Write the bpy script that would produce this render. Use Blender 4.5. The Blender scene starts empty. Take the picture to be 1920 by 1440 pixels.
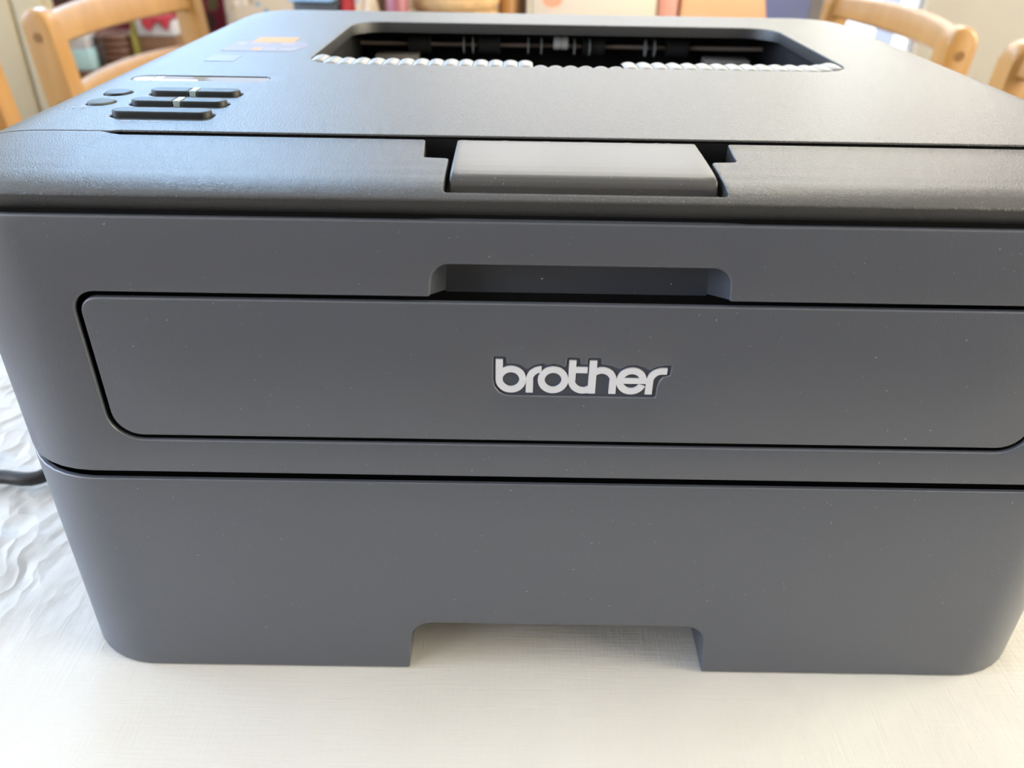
import bpy, bmesh, math, random
import numpy as np
from mathutils import Vector, Matrix
from mathutils.geometry import delaunay_2d_cdt

random.seed(7)
S = bpy.context.scene
COL = S.collection
PI = math.pi

# ------------------------------------------------------------------ camera
cam_d = bpy.data.cameras.new('camera')
cam = bpy.data.objects.new('camera', cam_d)
COL.objects.link(cam)
S.camera = cam
cam_d.sensor_width = 36.0
cam_d.sensor_fit = 'HORIZONTAL'
cam_d.lens = 1506.36 / 1920 * 36
cam_d.clip_start = 0.01
C0 = Vector((-0.0185, -0.19674, 0.24384))
pit, yaw, rol = 0.55004, 0.00328, 0.01768
fw = Vector((math.sin(yaw) * math.cos(pit), math.cos(yaw) * math.cos(pit), -math.sin(pit)))
rt = fw.cross(Vector((0, 0, 1))).normalized()
up = rt.cross(fw)
r2 = rt * math.cos(rol) + up * math.sin(rol)
u2 = -rt * math.sin(rol) + up * math.cos(rol)
M = Matrix((r2, u2, -fw)).transposed().to_4x4()
M.translation = C0
cam.matrix_world = M
cam_d.dof.use_dof = True
cam_d.dof.focus_distance = 0.25
cam_d.dof.aperture_fstop = 13.0

# ------------------------------------------------------------------ world, daylight, exposure
S.view_settings.view_transform = 'Standard'
S.view_settings.look = 'None'
S.view_settings.gamma = 1.0
S.view_settings.use_curve_mapping = False
S.view_settings.exposure = 0.62
W = bpy.data.worlds.new('world')
S.world = W
W.use_nodes = True
W.node_tree.nodes['Background'].inputs[0].default_value = (0.75, 0.86, 1.0, 1)
W.node_tree.nodes['Background'].inputs[1].default_value = 1.5


def daylight(name, loc, rot, sx, sy, radiance, color):
    """daylight or added fill through a window opening: an area lamp just outside the pane"""
    d = bpy.data.lights.new(name, 'AREA')
    d.shape = 'RECTANGLE'
    d.size = sx
    d.size_y = sy
    d.energy = radiance * PI * sx * sy
    d.color = color
    o = bpy.data.objects.new(name, d)
    o.location = loc
    o.rotation_euler = rot
    COL.objects.link(o)
    return o


# rectangles of the openings (room coordinates, table top at z = 0)
YB, YF, XL, XR, ZF, ZC = 2.75, -2.4, -2.1, 2.15, -0.74, 1.70
WIN_BL = (-1.95, -0.50, 0.36, 1.66)     # x0 x1 z0 z1 on the back wall
WIN_BR = (1.005, 1.35, -0.66, 1.62)      # tall glazed unit on the back wall
FILL_BE = (1.44, 2.00, 0.40, 1.60)       # unseen opening added at the back wall's right end to brighten the top cover
FILL_BC = (-0.36, 0.82, 0.40, 1.58)      # unseen opening added mid back wall to fill the centre reflections
WIN_L = (-0.75, 1.10, 0.20, 1.50)       # y0 y1 z0 z1 on the left wall
FILL_LF = (-2.20, -1.00, 0.30, 1.58)     # left wall, nearer the camera: unseen window added for fill
FILL_RF = (-1.00, 0.90, 0.15, 1.50)      # right wall, beside the table: unseen window added for warm fill


def daylight_or_fill_in(name, axis, pos, rect, radiance, color, rot):
    a0, a1, z0, z1 = rect
    c = ((a0 + a1) / 2, pos) if axis == 'x' else (pos, (a0 + a1) / 2)
    w, h = a1 - a0, z1 - z0
    return daylight(name, (*c, (z0 + z1) / 2), rot, *((w, h) if axis == 'x' else (h, w)), radiance, color)


# back lamps: dim low parts, boosted high ones shaped to place the cover highlights
daylight_or_fill_in('daylight_back_left_low', 'x', YB + 0.16, (-1.95, -0.50, 0.36, 1.34), 0.15, (0.3, 0.5, 1.0), (-PI / 2, 0, 0))
daylight_or_fill_in('daylight_back_left_high', 'x', YB + 0.16, (-1.75, -0.95, 1.36, 1.66), 44.0, (0.37, 0.645, 1.0), (-PI / 2, 0, 0))
daylight_or_fill_in('fill_back_middle_low', 'x', YB + 0.16, (-0.36, 0.82, 0.40, 1.05), 0.25, (1.0, 0.9, 0.8), (-PI / 2, 0, 0))  # added fill behind the unseen middle opening, lower part
daylight_or_fill_in('fill_back_middle_high', 'x', YB + 0.16, (-0.36, 0.82, 1.05, 1.58), 5.8, (1.0, 0.92, 0.8), (-PI / 2, 0, 0))  # added fill for the centre reflections, upper part
daylight_or_fill_in('fill_back_far_right', 'x', YB + 0.16, FILL_BE, 2.5, (1.0, 0.825, 0.635), (-PI / 2, 0, 0))  # added fill for the right side of the top cover
daylight_or_fill_in('daylight_back_right_low', 'x', YB + 0.16, (1.005, 1.35, -0.66, 1.24), 1.3, (1.0, 0.93, 0.82), (-PI / 2, 0, 0))
daylight_or_fill_in('daylight_back_right_high', 'x', YB + 0.16, (1.005, 1.35, 1.26, 1.62), 40.0, (1.0, 0.96, 0.76), (-PI / 2, 0, 0))
daylight_or_fill_in('daylight_left', 'y', XL - 0.16, WIN_L, 9.5, (0.55, 0.71, 1.0), (0, -PI / 2, 0))
daylight_or_fill_in('fill_left_front', 'y', XL - 0.16, FILL_LF, 6.0, (0.92, 0.96, 1.0), (0, -PI / 2, 0))  # added fill from the camera side of the left wall
daylight_or_fill_in('fill_right', 'y', XR + 0.16, FILL_RF, 12.8, (1.0, 0.885, 0.64), (0, PI / 2, 0))  # added warm fill from the unseen right wall


# ------------------------------------------------------------------ materials
def nodes(name):
    m = bpy.data.materials.new(name)
    m.use_nodes = True
    return m, m.node_tree, m.node_tree.nodes['Principled BSDF']


def mat(name, col, rough=0.5, bump=0.0, scale=100.0, metal=0.0, spec=0.5, var=0.0, vscale=20.0,
        stretch=(1, 1, 1), coat=0.0, detail=2.0, dist=0.001):
    m, t, b = nodes(name)
    L = t.links
    b.inputs['Base Color'].default_value = (*col, 1)
    b.inputs['Roughness'].default_value = rough
    b.inputs['Metallic'].default_value = metal
    b.inputs['Specular IOR Level'].default_value = spec
    b.inputs['Coat Weight'].default_value = coat
    tc = t.nodes.new('ShaderNodeTexCoord')
    mp = t.nodes.new('ShaderNodeMapping')
    mp.inputs['Scale'].default_value = stretch
    L.new(tc.outputs['Object'], mp.inputs[0])
    if bump:
        n = t.nodes.new('ShaderNodeTexNoise')
        n.inputs['Scale'].default_value = scale
        n.inputs['Detail'].default_value = detail
        bp = t.nodes.new('ShaderNodeBump')
        bp.inputs['Strength'].default_value = bump
        bp.inputs['Distance'].default_value = dist
        L.new(mp.outputs[0], n.inputs['Vector'])
        L.new(n.outputs['Fac'], bp.inputs['Height'])
        L.new(bp.outputs[0], b.inputs['Normal'])
    if var:
        n = t.nodes.new('ShaderNodeTexNoise')
        n.inputs['Scale'].default_value = vscale
        n.inputs['Detail'].default_value = 4
        L.new(mp.outputs[0], n.inputs['Vector'])
        r = t.nodes.new('ShaderNodeMapRange')
        r.inputs[3].default_value = 1 - var
        r.inputs[4].default_value = 1 + var
        L.new(n.outputs['Fac'], r.inputs[0])
        x = t.nodes.new('ShaderNodeVectorMath')
        x.operation = 'SCALE'
        x.inputs[0].default_value = col
        L.new(r.outputs[0], x.inputs['Scale'])
        L.new(x.outputs[0], b.inputs['Base Color'])
    return m


def mat_glass(name):
    m = bpy.data.materials.new(name)
    m.use_nodes = True
    t = m.node_tree
    t.nodes.clear()
    o = t.nodes.new('ShaderNodeOutputMaterial')
    mx = t.nodes.new('ShaderNodeMixShader')
    tr = t.nodes.new('ShaderNodeBsdfTransparent')
    gl = t.nodes.new('ShaderNodeBsdfGlossy')
    gl.inputs['Roughness'].default_value = 0.02
    fr = t.nodes.new('ShaderNodeFresnel')
    fr.inputs[0].default_value = 1.3
    t.links.new(fr.outputs[0], mx.inputs[0])
    t.links.new(tr.outputs[0], mx.inputs[1])
    t.links.new(gl.outputs[0], mx.inputs[2])
    t.links.new(mx.outputs[0], o.inputs[0])
    return m


def mat_dots(name, base, dots, scale, rad, rough=0.9):
    """plain cloth or card printed with scattered coloured spots"""
    m, t, b = nodes(name)
    L = t.links
    tc = t.nodes.new('ShaderNodeTexCoord')
    v = t.nodes.new('ShaderNodeTexVoronoi')
    v.inputs['Scale'].default_value = scale
    L.new(tc.outputs['Object'], v.inputs['Vector'])
    lt = t.nodes.new('ShaderNodeMath')
    lt.operation = 'LESS_THAN'
    lt.inputs[1].default_value = rad
    L.new(v.outputs['Distance'], lt.inputs[0])
    cr = t.nodes.new('ShaderNodeValToRGB')
    cr.color_ramp.interpolation = 'CONSTANT'
    el = cr.color_ramp.elements
    el[0].color = (*dots[0], 1)
    el[1].position = 1.0 / len(dots)
    el[1].color = (*dots[1], 1)
    for i, d in enumerate(dots[2:]):
        e = el.new((i + 2) / len(dots))
        e.color = (*d, 1)
    sp = t.nodes.new('ShaderNodeSeparateColor')
    L.new(v.outputs['Color'], sp.inputs[0])
    L.new(sp.outputs[0], cr.inputs[0])
    mx = t.nodes.new('ShaderNodeMix')
    mx.data_type = 'RGBA'
    mx.inputs[6].default_value = (*base, 1)
    L.new(lt.outputs[0], mx.inputs[0])
    L.new(cr.outputs[0], mx.inputs[7])
    L.new(mx.outputs[2], b.inputs['Base Color'])
    b.inputs['Roughness'].default_value = rough
    return m


def mat_wood(name, c1, c2, scale=9.0):
    m, t, b = nodes(name)
    L = t.links
    tc = t.nodes.new('ShaderNodeTexCoord')
    mp = t.nodes.new('ShaderNodeMapping')
    mp.inputs['Scale'].default_value = (1, 1, 0.15)
    w = t.nodes.new('ShaderNodeTexNoise')
    w.inputs['Scale'].default_value = scale * 6
    w.inputs['Detail'].default_value = 5
    w.inputs['Distortion'].default_value = 0.6
    cr = t.nodes.new('ShaderNodeValToRGB')
    cr.color_ramp.elements[0].position = 0.3
    cr.color_ramp.elements[0].color = (*c1, 1)
    cr.color_ramp.elements[1].position = 0.7
    cr.color_ramp.elements[1].color = (*c2, 1)
    L.new(tc.outputs['Object'], mp.inputs[0])
    L.new(mp.outputs[0], w.inputs['Vector'])
    L.new(w.outputs['Fac'], cr.inputs[0])
    L.new(cr.outputs[0], b.inputs['Base Color'])
    b.inputs['Roughness'].default_value = 0.32
    return m


PLASTIC = mat('charcoal_plastic', (0.061, 0.068, 0.085), 0.41, 0.16, 1700, spec=0.85, detail=1.5, dist=0.0004)
GRAIN = mat('grained_charcoal_plastic', (0.026, 0.026, 0.027), 0.35, 0.50, 2800, spec=0.55, detail=1.5, dist=0.0004)
SMOOTHP = mat('smooth_charcoal_plastic', (0.026, 0.025, 0.025), 0.38, 0.08, 2400, spec=0.55, dist=0.0004)
BLACK = mat('black_inner_plastic', (0.006, 0.006, 0.007), 0.6, 0.1, 300, spec=0.3)
DKGREY = mat('dark_roller_rubber', (0.02, 0.02, 0.022), 0.6, 0.1, 300)
RIBM = mat('grey_ribbed_plastic', (0.16, 0.16, 0.156), 0.42, 0.06, 1500, spec=0.8)
BUTTON = mat('button_rubber', (0.010, 0.012, 0.012), 0.48, 0.06, 900, spec=0.3)
GOBTN = mat('grey_green_button', (0.06, 0.07, 0.07), 0.55, 0.06, 900, spec=0.25)
DIVID = mat('pale_print_strip', (0.22, 0.28, 0.29), 0.4, 0.03, 500, spec=0.3)
LOGOBASE = mat('logo_recess_slate', (0.050, 0.058, 0.082), 0.45, 0.03, 500)
LOGO = mat('logo_silver_white', (0.55, 0.56, 0.61), 0.35, 0.03, 900)
LCD = mat('display_glass', (0.10, 0.09, 0.09), 0.07, 0.01, 300, spec=0.35)
LCDW = mat('display_glint_white', (0.85, 0.86, 0.86), 0.25, 0.01, 300)  # for the white glints laid on the display pane
STICK = mat('silver_sticker', (0.16, 0.17, 0.19), 0.45, 0.02, 300, spec=0.2)
STICKO = mat('orange_sticker', (0.50, 0.23, 0.06), 0.5, 0.02, 300, spec=0.15)
STICKG = mat('pale_lilac_sticker', (0.19, 0.18, 0.22), 0.5, 0.02, 300, spec=0.2)
PRINTW = mat('white_print', (0.26, 0.26, 0.28), 0.55, 0.02, 300, spec=0.15)
STEEL = mat('brown_steel_rod', (0.42, 0.34, 0.29), 0.4, 0.02, 300, metal=0.4)
WHEELW = mat('white_wheel_plastic', (0.70, 0.72, 0.72), 0.45, 0.03, 300)
WHEELG = mat('grey_star_wheel', (0.30, 0.32, 0.33), 0.45, 0.03, 300)
BARG = mat('grey_guide_plastic', (0.20, 0.19, 0.185), 0.5, 0.03, 300)
DUST = mat('dust_lint', (0.55, 0.55, 0.55), 0.9, 0.02, 300)
CABLE = mat('black_cable_rubber', (0.012, 0.012, 0.014), 0.38, 0.05, 400)
WOOD = mat_wood('honey_beech', (0.30, 0.150, 0.042), (0.36, 0.195, 0.064))
PLUG = mat_wood('dark_beech_plug', (0.17, 0.078, 0.024), (0.20, 0.098, 0.032))
DKWOOD = mat_wood('brown_sideboard_wood', (0.10, 0.045, 0.03), (0.20, 0.09, 0.06))
WALLM = mat('cream_wall_paint', (0.96, 0.865, 0.68), 0.85, 0.10, 60, var=0.02, vscale=2)
WALLF = mat('brown_wall_paint', (0.16, 0.13, 0.11), 0.85, 0.10, 60)
CEIL = mat('white_ceiling_paint', (0.86, 0.85, 0.83), 0.9, 0.06, 60)
FLOORM = mat('warm_floor', (0.13, 0.08, 0.045), 0.5, 0.08, 20, var=0.15, vscale=6)
TRIMM = mat('white_window_paint', (0.82, 0.83, 0.88), 0.4, 0.03, 60)
GREYTRIM = mat('grey_door_jamb', (0.40, 0.37, 0.35), 0.5, 0.03, 60)
GLASS = mat_glass('window_glass')
LITMULL = mat_glass('lit_mullion')  # mullion made see-through, the lamp behind stands in for flare
LITMULL.node_tree.nodes['Transparent BSDF'].inputs[0].default_value = (0.66, 0.66, 0.70, 1)
LITMULL.node_tree.links.remove(LITMULL.node_tree.nodes['Mix Shader'].inputs[0].links[0])
LITMULL.node_tree.nodes['Mix Shader'].inputs[0].default_value = 0.03


# ------------------------------------------------------------------ helpers
def link(name, me, m, parent=None, smooth=True, ang=35):
    o = bpy.data.objects.new(name, me)
    COL.objects.link(o)
    if m is not None and not me.materials:
        me.materials.append(m)
    if smooth:
        me.shade_smooth()
        me.set_sharp_from_angle(angle=math.radians(ang))
    if parent is not None:
        o.parent = parent
    return o


def obj(name, bm, m, parent=None, smooth=True, ang=35, recalc=True):
    if recalc:
        bmesh.ops.recalc_face_normals(bm, faces=bm.faces)
    me = bpy.data.meshes.new(name)
    bm.to_mesh(me)
    bm.free()
    return link(name, me, m, parent, smooth, ang)


def tag(o, label, cat, group=None):
    o['label'] = label
    o['category'] = cat
    if group:
        o['group'] = group
    return o


def empty(name, loc, label, cat, rz=0.0, group=None):
    o = bpy.data.objects.new(name, None)
    COL.objects.link(o)
    o.location = loc
    o.rotation_euler = (0, 0, rz)
    return tag(o, label, cat, group)


def struct(name, bm, m, parent=None):
    o = obj(name, bm, m, parent, smooth=False)
    if parent is None:
        o['kind'] = 'structure'
    return o


def box(bm, x0, x1, y0, y1, z0, z1, bev=0.0, seg=2):
    r = bmesh.ops.create_cube(bm, size=1.0)
    vs = r['verts']
    for v in vs:
        v.co = Vector((x0 + (v.co.x + .5) * (x1 - x0), y0 + (v.co.y + .5) * (y1 - y0), z0 + (v.co.z + .5) * (z1 - z0)))
    if bev:
        es = list({e for v in vs for e in v.link_edges})
        bmesh.ops.bevel(bm, geom=es, offset=bev, segments=seg, affect='EDGES', profile=0.5)
    return bm


def newbox(*a, **k):
    return box(bmesh.new(), *a, **k)


def cyl(bm, p, q, r0, r1=None, n=20, caps=True):
    p, q = Vector(p), Vector(q)
    r1 = r0 if r1 is None else r1
    ax = (q - p).normalized()
    a = ax.orthogonal().normalized()
    b = ax.cross(a)
    A, B = [], []
    for i in range(n):
        t = 2 * PI * i / n
        d = a * math.cos(t) + b * math.sin(t)
        A.append(bm.verts.new(p + d * r0))
        B.append(bm.verts.new(q + d * r1))
    for i in range(n):
        j = (i + 1) % n
        bm.faces.new((A[i], A[j], B[j], B[i]))
    if caps:
        bm.faces.new(A[::-1])
        bm.faces.new(B)
    return bm


def lathe(bm, prof, c=(0, 0, 0), n=28):
    rings = []
    for r, z in prof:
        rings.append([bm.verts.new((c[0] + r * math.cos(2 * PI * i / n), c[1] + r * math.sin(2 * PI * i / n), c[2] + z)) for i in range(n)])
    for a, b in zip(rings, rings[1:]):
        for i in range(n):
            j = (i + 1) % n
            bm.faces.new((a[i], a[j], b[j], b[i]))
    bm.faces.new(rings[0][::-1])
    bm.faces.new(rings[-1])
    return bm


def tube(bm, pts, r, n=12):
    """swept round section along a smooth path"""
    P = [Vector(p) for p in pts]
    path = []
    for i in range(len(P) - 1):
        p0 = P[max(i - 1, 0)]
        p1, p2 = P[i], P[i + 1]
        p3 = P[min(i + 2, len(P) - 1)]
        for k in range(8):
            t = k / 8
            path.append(0.5 * ((2 * p1) + (-p0 + p2) * t + (2 * p0 - 5 * p1 + 4 * p2 - p3) * t * t + (-p0 + 3 * p1 - 3 * p2 + p3) * t ** 3))
    path.append(P[-1])
    rings = []
    for i, p in enumerate(path):
        d = (path[min(i + 1, len(path) - 1)] - path[max(i - 1, 0)]).normalized()
        a = d.cross(Vector((0, 0, 1)))
        a = a.normalized() if a.length > 1e-4 else Vector((1, 0, 0))
        b = a.cross(d)
        rings.append([bm.verts.new(p + (a * math.cos(2 * PI * k / n) + b * math.sin(2 * PI * k / n)) * r) for k in range(n)])
    for A, B in zip(rings, rings[1:]):
        for k in range(n):
            j = (k + 1) % n
            bm.faces.new((A[k], A[j], B[j], B[k]))
    bm.faces.new(rings[0][::-1])
    bm.faces.new(rings[-1])
    return bm


# --- 2-D outlines, in millimetres
def roundpoly(pts, n=6):
    """pts: (x, y, radius) counter-clockwise -> list of points with rounded corners"""
    out = []
    N = len(pts)
    for i in range(N):
        x, y, r = pts[i]
        p = np.array([x, y], float)
        a = np.array(pts[i - 1][:2], float) - p
        b = np.array(pts[(i + 1) % N][:2], float) - p
        la, lb = np.linalg.norm(a), np.linalg.norm(b)
        a /= la
        b /= lb
        if r <= 0:
            out.append(tuple(p))
            continue
        cosang = max(-1, min(1, float(a @ b)))
        half = math.acos(cosang) / 2
        d = min(r / math.tan(half), la * 0.499, lb * 0.499)
        r = d * math.tan(half)
        c = p + (a + b) / np.linalg.norm(a + b) * (r / math.sin(half))
        s, e = p + a * d - c, p + b * d - c
        t0, t1 = math.atan2(s[1], s[0]), math.atan2(e[1], e[0])
        dt = (t1 - t0 + PI) % (2 * PI) - PI
        for k in range(n + 1):
            t = t0 + dt * k / n
            out.append((c[0] + r * math.cos(t), c[1] + r * math.sin(t)))
    return out


def rrect(x0, x1, y0, y1, r, n=6):
    rs = r if isinstance(r, (list, tuple)) else [r] * 4
    return roundpoly([(x0, y0, rs[0]), (x1, y0, rs[1]), (x1, y1, rs[2]), (x0, y1, rs[3])], n)


def densify(loop, step):
    out = []
    for i, p in enumerate(loop):
        q = loop[(i + 1) % len(loop)]
        d = math.hypot(q[0] - p[0], q[1] - p[1])
        if d < 1e-6:
            continue
        k = max(1, int(math.ceil(d / step)))
        for j in range(k):
            out.append((p[0] + (q[0] - p[0]) * j / k, p[1] + (q[1] - p[1]) * j / k))
    return np.array(out)


def area(P):
    x, y = P[:, 0], P[:, 1]
    return 0.5 * float(np.sum(x * np.roll(y, -1) - np.roll(x, -1) * y))


def offset(P, d):
    e = np.roll(P, -1, 0) - P
    e /= np.linalg.norm(e, axis=1)[:, None] + 1e-12
    n = np.stack([-e[:, 1], e[:, 0]], 1)
    m = n + np.roll(n, 1, 0)
    m /= np.linalg.norm(m, axis=1)[:, None] + 1e-12
    c = np.clip(np.sum(m * n, 1), 0.5, 1)
    return P + m * (d / c)[:, None]


def inside(P, Q):
    """are points Q inside polygon P"""
    r = np.zeros(len(Q), bool)
    for (x1, y1), (x2, y2) in zip(P, np.roll(P, -1, 0)):
        c = (y1 > Q[:, 1]) != (y2 > Q[:, 1])
        with np.errstate(divide='ignore', invalid='ignore'):
            xx = (x2 - x1) * (Q[:, 1] - y1) / (y2 - y1) + x1
        r ^= c & (Q[:, 0] < xx)
    return r


def sheet(name, outer, holes, mapf, r, T, mtl, parent, step=6.0, interior=None, extra=(), ang=40, back=False):
    """a moulded shell: the region outer-minus-holes laid on a surface by mapf(u, v, depth) [mm -> mm],
    every rim rounded with radius r and turned inwards to depth T"""
    loops = []
    for i, l in enumerate([outer] + list(holes)):
        P = densify(l, step)
        if (area(P) > 0) != (i == 0):
            P = P[::-1].copy()
        loops.append(P)
    ds = [0.0] if r <= 0 else [0.0, 0.10 * r, 0.35 * r, 0.68 * r, r]
    verts, deps, edges, ring0 = [], [], [], []
    for P in loops:
        for d in ds:
            Q = offset(P, d) if d > 0 else P
            dep = r - math.sqrt(max(r * r - (r - d) ** 2, 0)) if r > 0 else 0.0
            i0 = len(verts)
            if d == 0:
                ring0.append(list(range(i0, i0 + len(Q))))
            verts += [tuple(q) for q in Q]
            deps += [dep] * len(Q)
            edges += [(i0 + k, i0 + (k + 1) % len(Q)) for k in range(len(Q))]
    pts = []
    for d in extra:
        pts.append(offset(loops[0], d))
    if interior is not None and len(interior):
        pts.append(np.array(interior, float))
    if pts:
        Q = np.concatenate(pts)
        ok = inside(loops[0], Q)
        for P in loops[1:]:
            ok &= ~inside(P, Q)
        Q = Q[ok]
        A = np.concatenate(loops)
        keep = [k for k, q in enumerate(Q) if np.min(np.sum((A - q) ** 2, 1)) > (r * 1.5 + 0.05) ** 2]
        Q = Q[keep]
        verts += [tuple(q) for q in Q]
        deps += [0.0] * len(Q)
    vo, eo, fo, ov, oe, of = delaunay_2d_cdt([Vector(v) for v in verts], edges, [], 0, 1e-5)
    V = np.array([tuple(v) for v in vo])
    F = [f for f in fo if len(f) == 3]
    cen = V[np.array(F)].mean(1)
    ok = inside(loops[0], cen)
    for P in loops[1:]:
        ok &= ~inside(P, cen)
    dep = np.zeros(len(V))
    remap = {}
    for i, o in enumerate(ov):
        for k in o:
            remap[k] = i
        if o:
            dep[i] = max(deps[k] for k in o)
    bm = bmesh.new()
    bv = [bm.verts.new([c * 0.001 for c in mapf(v[0], v[1], d)]) for v, d in zip(V, dep)]
    for f, k in zip(F, ok):
        if k:
            try:
                bm.faces.new([bv[i] for i in f])
            except ValueError:
                pass
    Tf = T if callable(T) else (lambda u, v: T)
    bottoms = []
    for li, rg in enumerate(ring0):
        ids = [remap[k] for k in rg]
        lo = []
        for k, i in zip(rg, ids):
            u, v = verts[k]
            lo.append(bm.verts.new([c * 0.001 for c in mapf(u, v, Tf(u, v))]))
        for a in range(len(ids)):
            b = (a + 1) % len(ids)
            if ids[a] != ids[b]:
                try:
                    bm.faces.new((bv[ids[a]], bv[ids[b]], lo[b], lo[a]))
                except ValueError:
                    pass
        bottoms.append(lo)
    if back:
        bm.faces.new(bottoms[0])
    bmesh.ops.delete(bm, geom=[v for v in bm.verts if not v.link_faces], context='VERTS')
    return obj(name, bm, mtl, parent, ang=ang)


def grid_pts(x0, x1, y0, y1, dx, dy):
    return [(x, y) for x in np.arange(x0, x1, dx) for y in np.arange(y0, y1, dy)]


# ------------------------------------------------------------------ the room
def wall_with_hole(axis, pos, a0, a1, z0, z1, holes, th):
    """a wall of thickness th (outwards) with rectangular openings; axis 'x' = wall across x at y=pos"""
    bm = bmesh.new()
    us = sorted({a0, a1, *[h[0] for h in holes], *[h[1] for h in holes]})
    zs = sorted({z0, z1, *[h[2] for h in holes], *[h[3] for h in holes]})
    for u0, u1 in zip(us, us[1:]):
        for w0, w1 in zip(zs, zs[1:]):
            um, wm = (u0 + u1) / 2, (w0 + w1) / 2
            if any(h[0] < um < h[1] and h[2] < wm < h[3] for h in holes):
                continue
            p0, p1 = sorted((pos, pos + th))
            if axis == 'x':
                box(bm, u0, u1, p0, p1, w0, w1)
            else:
                box(bm, p0, p1, u0, u1, w0, w1)
    return bm


struct('floor', newbox(XL - .2, XR + .2, YF - .2, YB + .2, ZF - 0.1, ZF), FLOORM)
struct('ceiling', newbox(XL - .2, XR + .2, YF - .2, YB + .2, ZC, ZC + 0.1), CEIL)
struct('wall_back', wall_with_hole('x', YB, XL, XR, ZF, ZC, [WIN_BL, FILL_BC, WIN_BR, FILL_BE], 0.12), WALLM)
struct('wall_left', wall_with_hole('y', XL, YF, YB, ZF, ZC, [WIN_L, FILL_LF], -0.12), WALLM)
struct('wall_right', wall_with_hole('y', XR, YF, YB, ZF, ZC, [FILL_RF], 0.12), WALLM)
struct('wall_front', wall_with_hole('x', YF, XL, XR, ZF, ZC, [], -0.12), WALLF)


def window(name, axis, pos, rect, mull, sgn, strip=None):
    """painted frame and panes in an opening; mull: list of (u0, u1) mullions; sgn: outward direction"""
    a0, a1, z0, z1 = rect

    def bx(bm, u0, u1, w0, w1, d0, d1):
        p0, p1 = sorted((pos + sgn * d0, pos + sgn * d1))
        if axis == 'x':
            box(bm, u0, u1, p0, p1, w0, w1, 0.003, 1)
        else:
            box(bm, p0, p1, u0, u1, w0, w1, 0.003, 1)
    bm = bmesh.new()
    f = 0.03
    bx(bm, a0, a0 + f, z0, z1, 0.03, 0.09)
    bx(bm, a1 - 0.012, a1, z0, z1, 0.03, 0.09)
    bx(bm, a0 + f, a1 - 0.012, z0, z0 + f, 0.03, 0.09)
    bx(bm, a0 + f, a1 - 0.012, z1 - f, z1, 0.03, 0.09)
    w = struct(name, bm, TRIMM)
    for m0, m1 in mull:
        b = bmesh.new()
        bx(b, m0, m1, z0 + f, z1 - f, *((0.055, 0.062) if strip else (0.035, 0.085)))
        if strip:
            obj('lit_mullion', b, strip, w, smooth=False)['label'] = 'pale mullion made translucent so the lamp behind lights it'
        else:
            obj('mullion', b, TRIMM, w, smooth=False)
    ed = [a0 + f] + [e for m in mull for e in m] + [a1 - 0.012]
    for k in range(0, len(ed), 2):
        b = bmesh.new()
        bx(b, ed[k], ed[k + 1], z0 + f, z1 - f, 0.055, 0.062)
        obj('pane', b, GLASS, w, smooth=False)
    return w


window('window_1', 'x', YB, WIN_BL, [(-1.17, -1.13)], 1)
window('added_window_6', 'x', YB, FILL_BC, [(0.21, 0.25)], 1)
window('added_window_7', 'x', YB, FILL_BE, [], 1)
window('window_2', 'x', YB, WIN_BR, [(1.222, 1.288)], 1, LITMULL)
window('window_3', 'y', XL, WIN_L, [(0.15, 0.20)], -1)
window('added_window_4', 'y', XL, FILL_LF, [(-1.62, -1.57)], -1)
window('added_window_5', 'y', XR, FILL_RF, [(-0.08, -0.03)], 1)
struct('trim_1', newbox(0.955, 1.000, YB - 0.02, YB, ZF, 1.43, bev=0.004), GREYTRIM)
struct('baseboard_back', newbox(-2.1, 0.92, YB - 0.015, YB, ZF, ZF + 0.09, bev=0.003), TRIMM)

# ------------------------------------------------------------------ table and cloth
TX, TY0, TY1 = 0.40, -0.16, 1.42
tbl = empty('dining_table', (0, 0.63, ZF), 'wooden dining table hidden under the off-white cloth', 'table')
zt = -0.003 - ZF
obj('tabletop', newbox(-TX, TX, TY0 - .63, TY1 - .63, zt - 0.028, zt, bev=0.004), WOOD, tbl)
obj('apron', newbox(-TX + .06, TX - .06, TY0 - .57, TY1 - .69, zt - 0.11, zt - 0.0285, bev=0.002), WOOD, tbl)
for sx in (-1, 1):
    for yy in (TY0 - .63 + .09, TY1 - .63 - .09):
        bm = bmesh.new()
        cyl(bm, (sx * (TX - .09), yy, 0), (sx * (TX - .09), yy, zt - .1105), 0.024, 0.034)
        obj('leg', bm, WOOD, tbl)


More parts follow.
